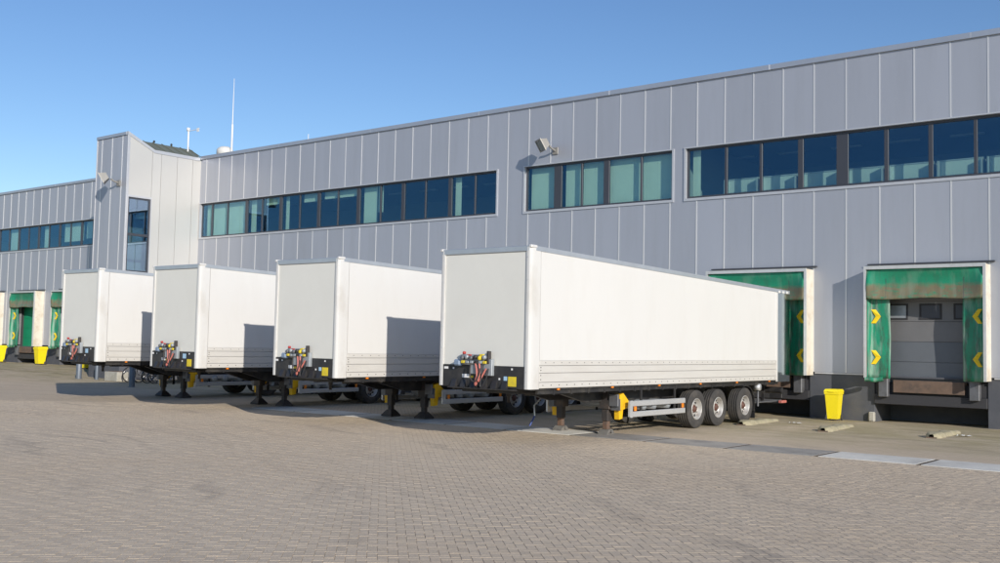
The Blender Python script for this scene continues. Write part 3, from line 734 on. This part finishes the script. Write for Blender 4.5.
def trailer(x0, w, yf, zb, zt, L_, lab, seed):
    rnd = random.Random(seed)
    e = empty('semi_trailer', (x0+w/2, yf, 0), lab, 'trailer', 'white semi trailers at the docks'); h = w/2; drop = .28
    def zr(y): return zt-drop*y/L_
    RS = L_-.95     # start of the polished rear frame
    ck = .46        # height of the black plate
    # front
    MB().box(-h+.13, h-.13, .02, .06, zb+ck, zt-.13, .004).build('front_panel', M['white_front'], e)
    cpn = MB().box(-h+.12, h-.12, .0, .07, zb-.02, zb+ck-.004, .006).build('coupling_panel', M['blackplate'], e)
    MB().box(-h+.03, h-.03, -.01, .10, zt-.128, zt-.005, .012).build('top_rail', M['rail'], e)
    # rounded corner posts
    for s in (-1, 1):
        prof = [(.128, .10), (.128, -.004), (.09, -.012), (.04, -.008), (.012, .012), (0, .05), (-.006, .12), (-.006, .34), (.012, .345), (.03, .10)]
        po = MB(); pl = [(s*(h-a), b) for a, b in prof]; po.prism(pl, 'z', zb-.015, zt-.03)
        p_ = po.build('corner_post', M['post'], e)
        for i in range(6): MB().lathe([(0, .014), (.008, .012), (.010, .001)], (s*(h-.085), -.008-.01, zb+.35+i*(zt-zb-.6)/5), 'y', 6).build('rivet', M['rail'], p_)
        MB().box(s*h-.06 if s > 0 else s*h-.02, s*h+.02 if s > 0 else s*h+.06, -.02, .20, zt-.05, zt+.015, .015).build('corner_cap', M['post'], e)
        # side wall with sloping top
        a0, a1 = .36, RS-.01
        MB().prism([(a0, zb+.60), (a1, zb+.60), (a1, zr(a1)-.10), (a0, zr(a0)-.10)], 'x', s*(h-.03), s*(h-.002)).build('side_panel', M['white_box'], e)
        MB().prism([(a0-.2, zr(a0-.2)-.10), (L_-.02, zr(L_)-.10), (L_-.02, zr(L_)), (a0-.2, zr(a0-.2))], 'x', s*(h-.05), s*(h+.012)).build('top_rail', M['rail'], e)
        # aluminium planks low on the side
        for (za, zb2, xo) in ((.0, .125, .010), (.132, .325, .004), (.332, .485, .004), (.492, .597, .001)):
            MB().box(s*(h-.03) if s > 0 else -h-xo, h+xo if s > 0 else -h+.03, a0, a1, zb+za, zb+zb2, .006).build('skirt_plank', M['plank'], e)
        rv = MB(); y = a0+.12
        while y < a1:
            rv.box(s*(h+.011)-.003, s*(h+.011)+.003, y-.011, y+.011, zb+.055, zb+.077)
            rv.box(s*(h+.002)-.003, s*(h+.002)+.003, y+.1-.010, y+.1+.010, zb+.545, zb+.562); y += .30
        for zz in (.18, .27, .38, .44): rv.box(s*(h+.006)-.003, s*(h+.006)+.003, a0+.03, a0+.055, zb+zz, zb+zz+.02)
        rv.build('rivet_row', M['black'], e)['kind'] = 'stuff'
        # polished rear corner, upper hinge block
        MB().prism([(RS, zb-.06), (L_, zb-.06), (L_, zr(L_)-.11), (RS, zr(RS)-.11)], 'x', s*(h-.03), s*(h+.004)).build('rear_corner', M['polished'], e)
        MB().box(s*h-.03, s*h+.03, RS-.03, RS-.004, zb-.05, zr(RS)-.11, .004).build('rear_seal', M['post'], e)
        for i in range(3): MB().box(s*h-.02, s*h+.025, RS+.10+.29*i, RS+.22+.29*i, zr(L_)-.105, zr(L_)-.03, .01).build('rear_hinge', M['post'], e)
        for i in range(6):
            yy = 1.1+i*(RS-1.6)/5
            MB().box(s*(h-.03)-.03, s*(h-.03)+.03, yy-.04, yy+.04, zb-.05, zb-.012, .008).build('marker_light', M['orange'], e)
    MB().box(-h+.04, h-.04, .10, L_-.05, zt-drop-.06, zt-drop-.03).build('ceiling', M['white_front'], e)
    MB().add([(-h+.04, .1, zt-.02), (h-.04, .1, zt-.02), (h-.04, L_-.02, zr(L_)-.02), (-h+.04, L_-.02, zr(L_)-.02)], [(0, 1, 2, 3)]).build('roof_sheet', M['white_front'], e)
    for s in (-1, 1):
        d = MB().box(s*.005 if s > 0 else -h+.04, h-.04 if s > 0 else -.005, L_-.06, L_-.01, zb, zr(L_)-.12, .006).build('rear_door', M['white_front'], e)
        MB().tube([(s*.35, L_+.012, zb+.1), (s*.35, L_+.012, zr(L_)-.2)], .02, 6).build('locking_bar', M['alu'], d)
    # floor and chassis
    MB().box(-h+.03, h-.03, .08, L_-.07, zb-.04, zb+.02).build('floor', M['black'], e)
    for s in (-1, 1):
        MB().prism([(.9, zb-.041), (L_-.2, zb-.041), (L_-.2, .80), (3.2, .80), (2.2, zb-.20), (.9, zb-.20)], 'x', s*.55-.06, s*.55+.06).build('chassis_beam', M['black'], e)
        MB().box(s*(h-.10)-.03, s*(h-.10)+.03, .4, L_-.7, zb-.13, zb-.041).build('side_rail', M['black'], e)
    for i in range(18):
        yy = 1.+i*(L_-2)/17; MB().box(-h+.06, h-.06, yy-.03, yy+.03, zb-.15, zb-.043).build('cross_member', M['black'], e)
    MB().box(-.8, .8, .25, 2.0, zb-.14, zb-.042, .01).build('kingpin_plate', M['black'], e)
    MB().lathe([(-.25, .001), (-.25, .04), (-.12, .04), (-.1, .06), (0, .06)], (0, .95, zb-.13), 'z', 10).build('kingpin', M['black'], e)
    # coupling shelf with gussets
    MB().prism([(-.10, zb-.03), (.12, zb-.03), (.12, zb-.07), (-.10, zb-.05)], 'x', -h+.35, h-.35).build('coupling_shelf', M['blackplate'], e)
    for i in range(6):
        gx = -.80+i*.29
        MB().prism([(-.09, zb-.028), (0., zb-.028), (0., zb+.14), (-.02, zb+.14)], 'x', gx-.07, gx+.07).build('gusset', M['blackplate'], cpn)
    # connectors
    br = MB().box(-.52, .22, -.10, -.06, zb+.50, zb+.70, .008).build('connector_bracket', M['grey'], e)
    MB().box(-.30, .12, -.09, -.002, zb+.27, zb+.48, .01).build('junction_box', M['grey'], e)
    MB().box(.12, .34, -.10, -.002, zb+.24, zb+.60, .012).build('valve_box', M['grey'], e)
    MB().box(.20, .27, -.12, -.03, zb+.50, zb+.78, .01).build('valve_stem', M['leg'], e)
    MB().box(-.72, -.54, -.16, -.005, zb+.44, zb+.58, .03).build('socket_cover', M['bluegrey'], e)
    for i in range(6):
        xx = -.46+i*.125
        MB().lathe([(0, .046), (-.07, .05), (-.09, .035), (-.09, .001)], (xx, -.10, zb+.62+.02*(i % 2)), 'y', 10).build('socket', M[('bumper', 'grey', 'bumper', 'blackplate', 'sticker_yellow', 'grey')[i]], br)
        MB().box(xx-.045, xx+.045, -.15, -.10, zb+.50, zb+.56, .008).build('plug', M[('sticker_yellow', 'grey', 'grey', 'blackplate', 'grey', 'sticker_yellow')[i]], br)
    MB().box(-.48, -.42, -.14, -.06, zb+.70, zb+.76, .015).build('coupling_head', M['red'], br)
    MB().box(-.36, -.24, -.13, -.06, zb+.66, zb+.70, .01).build('coupling_head', M['red'], br)
    MB().box(.0, .12, -.13, -.06, zb+.66, zb+.71, .01).build('coupling_head', M['sticker_yellow'], br)
    for k, (xa, xb, mm, sag) in enumerate(((-.1, .02, 'pinkred', .42), (-.02, .18, 'pinkred', .34), (.10, .24, 'blackplate', .46), (-.2, .05, 'leg', .34))):
        pts = []
        for i in range(13):
            t = i/12; pts.append((xa+(xb-xa)*t+.05*math.sin(t*6+k+rnd.random()*.3), -.13-.05*math.sin(math.pi*t)-.012*k, zb+.50-(sag)*math.sin(math.pi*t)-.10*t))
        MB().tube(pts, .016 if mm != 'pinkred' else .021, 6).build('air_hose', M[mm], e)
    def plate(xa, xb, za, zb2, mm, nm='sticker'): MB().box(xa, xb, -.006, -.0005, zb+za, zb+zb2).build(nm, M[mm], e)
    if rnd.random() < 2 and seed != 4: plate(.72, .94, .03, .24, 'sticker_yellow')
    plate(-.58, -.38, .18, .26, 'sticker_white'); plate(-.37, -.26, .18, .23, 'sticker_yellow'); plate(-1.12, -1.0, .36, .41, 'sticker_white')
    plate(-.86, -.82, .36, .40, 'sticker_white'); plate(.80, .84, .38, .42, 'sticker_white'); plate(.46, .50, .16, .20, 'sticker_white')
    if seed >= 3: plate(.50, .66, .26, .40, 'sticker_blue')
    else: plate(.60, .69, .15, .24, 'sticker_blue')
    # landing legs
    ly = 3.98*L_/13.59
    for s in (-1, 1):
        lx = s*.68*w/2.572
        lg = MB().box(lx-.085, lx+.085, ly-.085, ly+.085, .33, zb-.04, .008).build('landing_leg', M['leg'], e)
        MB().box(lx-.065, lx+.065, ly-.065, ly+.065, .13, .329, .006).build('inner_tube', M['rust'] if seed == 1 else M['leg'], lg)
        ft = MB().prism([(ly-.17, .012), (ly+.17, .012), (ly+.17, .035), (ly+.075, .13), (ly-.075, .13), (ly-.17, .035)], 'x', lx-.13, lx+.13)
        if seed == 1: ft.tube([(lx-.17, ly, .075), (lx+.17, ly, .075)], .035, 8)
        else:
            ft = MB(); a_, b_ = .20, .085
            ft.add([(lx+i*q, ly+j*q, z) for q, z in ((a_, .012), (a_, .05), (b_, .20)) for i, j in ((-1, -1), (1, -1), (1, 1), (-1, 1))], [(0, 3, 2, 1)]+[(k*4+i, k*4+(i+1) % 4, k*4+4+(i+1) % 4, k*4+4+i) for k in range(2) for i in range(4)]+[(8, 9, 10, 11)])
        ft.build('foot', M['foot'] if seed == 1 else M['leg'], lg)
        MB().box(lx-.15, lx+.15, ly-.12, ly+.12, .62, .84, .012).build('gearbox', M['leg'], lg)
        MB().prism([(ly+.0, zb-.05), (ly+.95, zb-.05), (ly+.95, zb-.12), (ly+.085, .66), (ly+.085, .78)], 'x', lx-.03, lx+.03).build('leg_brace', M['leg'], lg)
        # yellow wheel chock in its holder outside the leg
        cx_ = lx+s*.19 if s > 0 else lx-.30
        if s > 0: cx_ = lx+.20
        ch = MB().prism([(ly-.02, .98), (ly+.14, 1.02), (ly+.42, .80), (ly+.34, .66), (ly+.05, .60), (ly-.02, .62)], 'x', cx_, cx_+.19).build('wheel_chock', M['yellow'], e)
        MB().prism([(ly+.0, .598), (ly+.20, .63), (ly+.17, .40), (ly+.02, .38)], 'x', cx_+.02, cx_+.15).build('chock_wedge', M['yellow'], ch)
        MB().box(cx_-.04, cx_+.21, ly-.06, ly-.022, .60, .88).build('chock_holder', M['bumper'], ch)
    MB().box(-.60, .60, ly-.05, ly+.05, .80, .92, .01).build('leg_crossbar', M['leg'], e)
    MB().box(h-.46, h-.20, ly-.13, ly-.07, .70, 1.0, .01).build('gear_plate', M['bumper'], e)
    if seed == 1:
        cr = MB().tube([(-.80, ly-.3, 1.05), (-.84, ly-.7, .80), (-.82, ly-.95, .66), (-.80, ly-.95, .40)], .018, 6).build('crank_handle', M['alu'], e)
        MB().tube([(-.80, ly-.95, .40), (-.84, ly-1.1, .16)], .025, 6).build('grip', M['blue'], cr)
    # side guards
    g0, g1 = 4.13*L_/13.59, 6.92*L_/13.59
    for s in (-1, 1):
        gx0, gx1 = (h-.075, h-.035) if s > 0 else (-h+.035, -h+.075)
        gd = MB().box(gx0, gx1, g0+.10, g1, .70, .835, .012).build('side_guard', M['alu'], e)
        MB().box(gx0, gx1, g0+.10, g1, .44, .575, .012).build('guard_rail', M['alu'], gd)
        poly = [(g0, .455), (g0+.035, .43), (g0+.13, .43), (g0+.13, .845), (g0+.035, .845), (g0, .82)]
        MB().prism(poly, 'x', gx0-.006, gx1+.006).build('end_cap', M['alu'], gd)
        for yy in (g0+.28, g1-.12): MB().box(gx0+.002, gx1+.004, yy-.04, yy+.04, .585, .695, .008).build('reflector', M['orange'], gd)
        for yy in (g0+.6, g1-.5): MB().box(gx0+.006-s*.03, gx1-.006-s*.03, yy-.04, yy+.04, .40, zb-.06).build('guard_bracket', M['black'], gd)
        for k, yy in enumerate((5.0, 5.5, 6.2)):
            tk = MB().lathe([(-.02, .001), (-.02, .06), (.0, .115), (.9, .115), (.92, .06), (.92, .001)], (s*.25-(.46 if s < 0 else -.0)-(.0 if s > 0 else 0)+(-.0), yy*L_/13.59, .70), 'x', 16).build('air_tank', M['grey'], e)
    # wheels
    for y_ in (7.60, 8.86, 10.56):
        y_ *= L_/13.59
        MB().tube([(-h+.2, y_, .51), (h-.2, y_, .51)], .07, 10).build('axle', M['black'], e)
        for s in (-1, 1):
            wl = addmesh('wheel', TYRE, e, (s*(h-.225), y_, .515), 0 if s > 0 else math.pi); wl.rotation_euler[0] = rnd.uniform(0, 6)
            addmesh('rim', RIM, wl); addmesh('hand_hole', HOLE, wl); addmesh('hub', HUB, wl)
            MB().prism([(y_-.25, zb-.14), (y_+.3, zb-.14), (y_+.12, .62), (y_-.10, .62)], 'x', s*.58-.04, s*.58+.04).build('suspension_arm', M['black'], e)
    for s in (-1, 1):
        yb = 10.56*L_/13.59
        arc = []
        for i in range(9):
            q = math.radians(-20+i*16); arc.append((yb+.60*math.cos(q), .52+.58*math.sin(q)))
        pts = arc+[(yb+.575*math.cos(math.radians(-20+i*16)), .52+.555*math.sin(math.radians(-20+i*16))) for i in range(8, -1, -1)]
        MB().prism([p for p in pts], 'x', s*(h-.23)-.2, s*(h-.23)+.2).build('mudguard', M['black'], e)
        MB().box(s*(h-.23)-.2, s*(h-.23)+.2, yb+.575, yb+.595, .12, .42).build('mud_flap', M['black'], e)
    # rear underrun bar and lamps
    y_ = L_-.45
    MB().box(-h+.1, h-.1, y_, y_+.10, .48, .60, .01).build('underrun_bar', M['bumper'], e)
    for s in (-1, 1):
        MB().box(s*.6-.04, s*.6+.04, y_-.02, y_+.06, .55, zb-.05).build('bar_bracket', M['black'], e)
        MB().box(s*(h-.30)-.2, s*(h-.30)+.2, y_+.10, y_+.16, .64, .78, .01).build('tail_lamp', M['blackplate'], e)
        MB().box(s*(h-.02)-.10, s*(h-.02)+.02, y_-.1, y_+.25, .50, .58, .01).build('bar_end', M['pinkred'], e)
        MB().tube([(s*(h-.12), 11.55*L_/13.59, zb-.08), (s*(h-.12), 11.55*L_/13.59, .45)], .035, 6).build('hanger_tube', M['bumper'], e)
        MB().lathe([(0, .001), (0, .10), (.18, .10), (.18, .001)], (s*(h-.2), 11.5*L_/13.59, zb-.2), 'x', 12).build('lamp_pod', M['alu'], e)
        MB().tube([(s*(h-.2), 11.4*L_/13.59, .55), (s*(h-.2), L_-.5, .56)], .022, 6).build('bracket_tube', M['bumper'], e)
    MB().tube([(-h+.3, L_-.2, .88), (h-.15, L_-.2, .88)], .10, 10).build('rear_roller', M['black'], e)
    return e
trailer(29.585, 2.572, -14.565, 1.22, 4.282, 13.59, 'nearest white box trailer, its whole long right side and three wheels showing', 1)
trailer(23.53, 2.47, -14.406, 1.238, 4.265, 13.35, 'second nearest white box trailer, directly left of the nearest one', 2)
trailer(17.087, 2.42, -13.919, 1.284, 4.343, 12.9, 'third white box trailer, between the farthest and the second nearest', 3)
trailer(11.474, 2.36, -13.80, 1.331, 4.389, 12.8, 'farthest white box trailer, leftmost in the row beside the bollards', 4)

# ------------------------------------------------------------------ wheelie bins
def make_bin():
    e = empty('wheelie_bin')
    def ring(hw, hd, z, y0=0): return [(-hw, y0-hd, z), (hw, y0-hd, z), (hw, y0+hd, z), (-hw, y0+hd, z)]
    b = MB(); rs = ring(.20, .22, .06) + ring(.27, .31, .88) + ring(.295, .335, .885) + ring(.295, .335, .96)
    b.add(rs, [(0, 3, 2, 1)]+[(k*4+i, k*4+(i+1) % 4, k*4+4+(i+1) % 4, k*4+4+i) for k in range(3) for i in range(4)]+[(12, 13, 14, 15)])
    b.build('body', M['bin'], e)
    l = MB(); rs = ring(.305, .345, .962) + ring(.305, .345, .985) + ring(.27, .30, 1.05, .02)
    l.add(rs, [(0, 3, 2, 1)]+[(k*4+i, k*4+(i+1) % 4, k*4+4+(i+1) % 4, k*4+4+i) for k in range(2) for i in range(4)]+[(8, 9, 10, 11)])
    lid = l.build('lid', M['bin'], e); MB().box(-.12, .12, -.375, -.346, .955, .985, .008).build('lid_grip', M['bin'], lid)
    MB().tube([(-.26, .36, .93), (-.26, .42, .95), (.26, .42, .95), (.26, .36, .93)], .018, 8).build('handle', M['bin'], e)
    for s in (-1, 1):
        MB().lathe([(-.03, .001), (-.03, .085), (-.02, .10), (.02, .10), (.03, .085), (.03, .001)], (s*.24, .25, .10), 'x', 16).build('wheel', M['tyre'], e)
    MB().tube([(-.22, .25, .10), (.22, .25, .10)], .015, 6).build('axle', M['bumper'], e)
    return e
b0 = make_bin()
spots = [(33.42, -.55, 6, 'yellow wheelie bin between the two right loading docks'), (-14.3, -1.0, 4, 'yellow wheelie bin right of the leftmost open green dock'),
         (-19.3, -1.0, -3, 'yellow wheelie bin at the left edge of the photo'), (-9.0, -1.1, 10, 'yellow wheelie bin seen beneath the farthest trailer')]
for i, (x, y, a, lab) in enumerate(spots):
    o = b0 if i == 0 else copy_tree(b0)
    o.location = (x, y, gz(x)+.0); o.rotation_euler = (0, 0, R(a)); sc = 1.0 if i == 0 else 1.1
    o.scale = (sc*.76, sc*.85, sc*.92); tag(o, lab, 'bin', 'yellow wheelie bins')

# ------------------------------------------------------------------ wheel guides, bollards, planter, litter
for (xa, ya, xb, yb, lab) in ((34.88, -5.2, 34.62, -2.5, 'pale concrete wheel guide in front of the nearest yellow bin'), (37.54, -4.85, 37.45, -2.3, 'sunken mossy wheel guide in front of the open right dock'), (32.42, -4.95, 32.25, -2.2, 'mossy wheel guide by the rear wheels of the nearest trailer')):
    e = empty('wheel_guide', ((xa+xb)/2, (ya+yb)/2, 0), lab, 'wheel guide', 'concrete wheel guides in front of the docks', math.atan2(yb-ya, xb-xa)-math.pi/2)
    ln = math.hypot(xb-xa, yb-ya)/2
    def pr(a, b):
        q = math.pi*a; n_ = .012*math.sin(b*13)+.01*math.sin(b*29+a*5)
        tp = min(1, .35+min(b, 1-b)*9)
        return ((.19+n_)*math.cos(q)*tp, -ln+2*ln*b, (.14+n_)*min(1, 1.4*math.sin(q))*(.6+.4*tp)-.012-.05*b)
    MB().grid(pr, 10, 30).build('kerb', M['guide'], e)
    MB().box(-.13, .13, -ln, -ln+.02, -.02, .03).build('end_plate', M['lip'], e)
for (x, y, r, lab) in ((-2.0, -5.45, .135, 'grey steel bollard under the front of the farthest trailer'), (-1.25, -4.95, .085, 'thin grey bollard behind the farthest trailer near the yellow bin'), (5.25, -7.1, .125, 'grey bollard half in shadow between the two farthest trailers')):
    e = empty('bollard', (x, y, gz(x)), lab, 'bollard', 'steel bollards by the tower')
    MB().lathe([(-.05, r), (.96, r), (1.0, r*.85), (1.01, .001)], (0, 0, 0), 'z', 20).build('post', M['bollard'], e)
    MB().lathe([(0, r+.05), (.012, r+.05), (.014, r)], (0, 0, 0), 'z', 20).build('collar', M['bollard'], e)
e = empty('concrete_planter', (.15, -4.75, gz(.15)), 'pale grey box planter by the tower under the farthest trailer', 'planter')
MB().box(-.55, .55, -.3, .3, 0, .45, .02).build('wall', M['conc'], e); MB().box(-.45, .45, -.2, .2, .445, .47).build('soil', M['lip'], e)
for (x, y, lab) in ((38.0, -3.6, 'crumpled white paper litter in front of the open right dock'), (33.2, -3.0, 'small white scrap of litter behind the nearest trailer wheels')):
    rnd = random.Random(int(x)); p = MB()
    p.grid(lambda a, b: ((a-.5)*.34, (b-.5)*.2, .012+.04*abs(math.sin(7*a+3*b))*abs(math.cos(5*b))), 6, 4, False)
    e = tag(p.build('litter', M['litter'], None, (x, y, .004)), lab, 'litter', 'scraps of litter')

# ------------------------------------------------------------------ bicycles in a rack behind the farthest trailer
def make_bike():
    e = empty('bicycle')
    for y in (-.54, .54):
        t = MB().lathe([(-.018, .335), (0, .352), (.018, .335), (0, .322)], (0, y, .35), 'x', 28, True).build('wheel', M['tyre'], e)
        MB().lathe([(-.01, .322), (.01, .322), (.01, .308), (-.01, .308)], (0, y, .35), 'x', 28, True).build('rim', M['chrome'], t)
        sp = MB()
        for i in range(12): q = i*math.pi/6; sp.tube([(0, y, .35), (0, y+.315*math.cos(q), .35+.315*math.sin(q))], .003, 3, False)
        sp.build('spokes', M['chrome'], t)
        MB().lathe([(-.03, .36), (.03, .36), (.03, .366), (-.03, .366)], (0, y, .355), 'x', 24, True).build('mudguard', M['bike'], e)
    f = MB(); bb, st, hd, ra, fa = (0, .05, .30), (0, .22, .82), (0, -.38, .86), (0, .54, .35), (0, -.54, .35)
    for a, b in ((bb, st), (st, (0, -.36, .80)), (bb, hd), (bb, ra), ((0, .19, .74), ra)): f.tube([a, b], .018, 6)
    f.build('frame', M['bike'], e); MB().tube([(0, -.36, 1.0), hd, (0, -.44, .6), fa], .016, 6).build('fork', M['bike'], e)
    MB().tube([(-.30, -.20, 1.06), (-.26, -.32, 1.08), (0, -.37, 1.02), (.26, -.32, 1.08), (.30, -.20, 1.06)], .014, 6).build('handlebar', M['chrome'], e)
    MB().add([(-.09, .36, .97), (.09, .36, .97), (.02, .06, .96), (-.02, .06, .96), (-.07, .34, .91), (.07, .34, .91), (.01, .08, .92), (-.01, .08, .92)], [(0, 1, 2, 3), (4, 7, 6, 5), (0, 4, 5, 1), (1, 5, 6, 2), (2, 6, 7, 3), (3, 7, 4, 0)]).build('saddle', M['bike'], e)
    MB().tube([st, (0, .24, .93)], .013, 6).build('seat_post', M['chrome'], e)
    MB().tube([(-.12, .05, .22), (-.05, .05, .22), (-.03, .05, .38), (.10, .05, .38)], .014, 5).build('crank', M['chrome'], e)
    MB().box(-.07, .07, .38, .82, .74, .76).build('carrier', M['bike'], e)
    return e
bk = make_bike(); bl = ['leftmost dark bicycle parked beneath the farthest trailer', 'second dark bicycle from the left behind the farthest trailer', 'dark bicycle in the middle of the parked row', 'dark bicycle seen between the farthest trailer landing legs', 'rightmost dark bicycle behind the landing legs of the farthest trailer']
for i in range(5):
    o = bk if i == 0 else copy_tree(bk)
    o.location = (1.0+i*.62, -4.1+.07*i, gz(1+i*.62)); o.rotation_euler = (R(0), R((-5, 4, -3, 6, -4)[i]), R(188+(-6, 5, 2, -8, 4)[i])); tag(o, bl[i], 'bicycle', 'bicycles in the rack')
e = empty('bicycle_rack', (2.3, -3.4, 0.02), 'low steel bicycle rack by the stair tower', 'bicycle rack')
MB().tube([(-1.7, 0, .05), (1.7, 0, .05)], .025, 6).tube([(-1.7, 0, .55), (1.7, 0, .55)], .025, 6).build('rail', M['bumper'], e)
for i in range(6): MB().tube([(-1.6+i*.62, 0, .0), (-1.6+i*.62, 0, .55)], .02, 6).build('upright', M['bumper'], e)
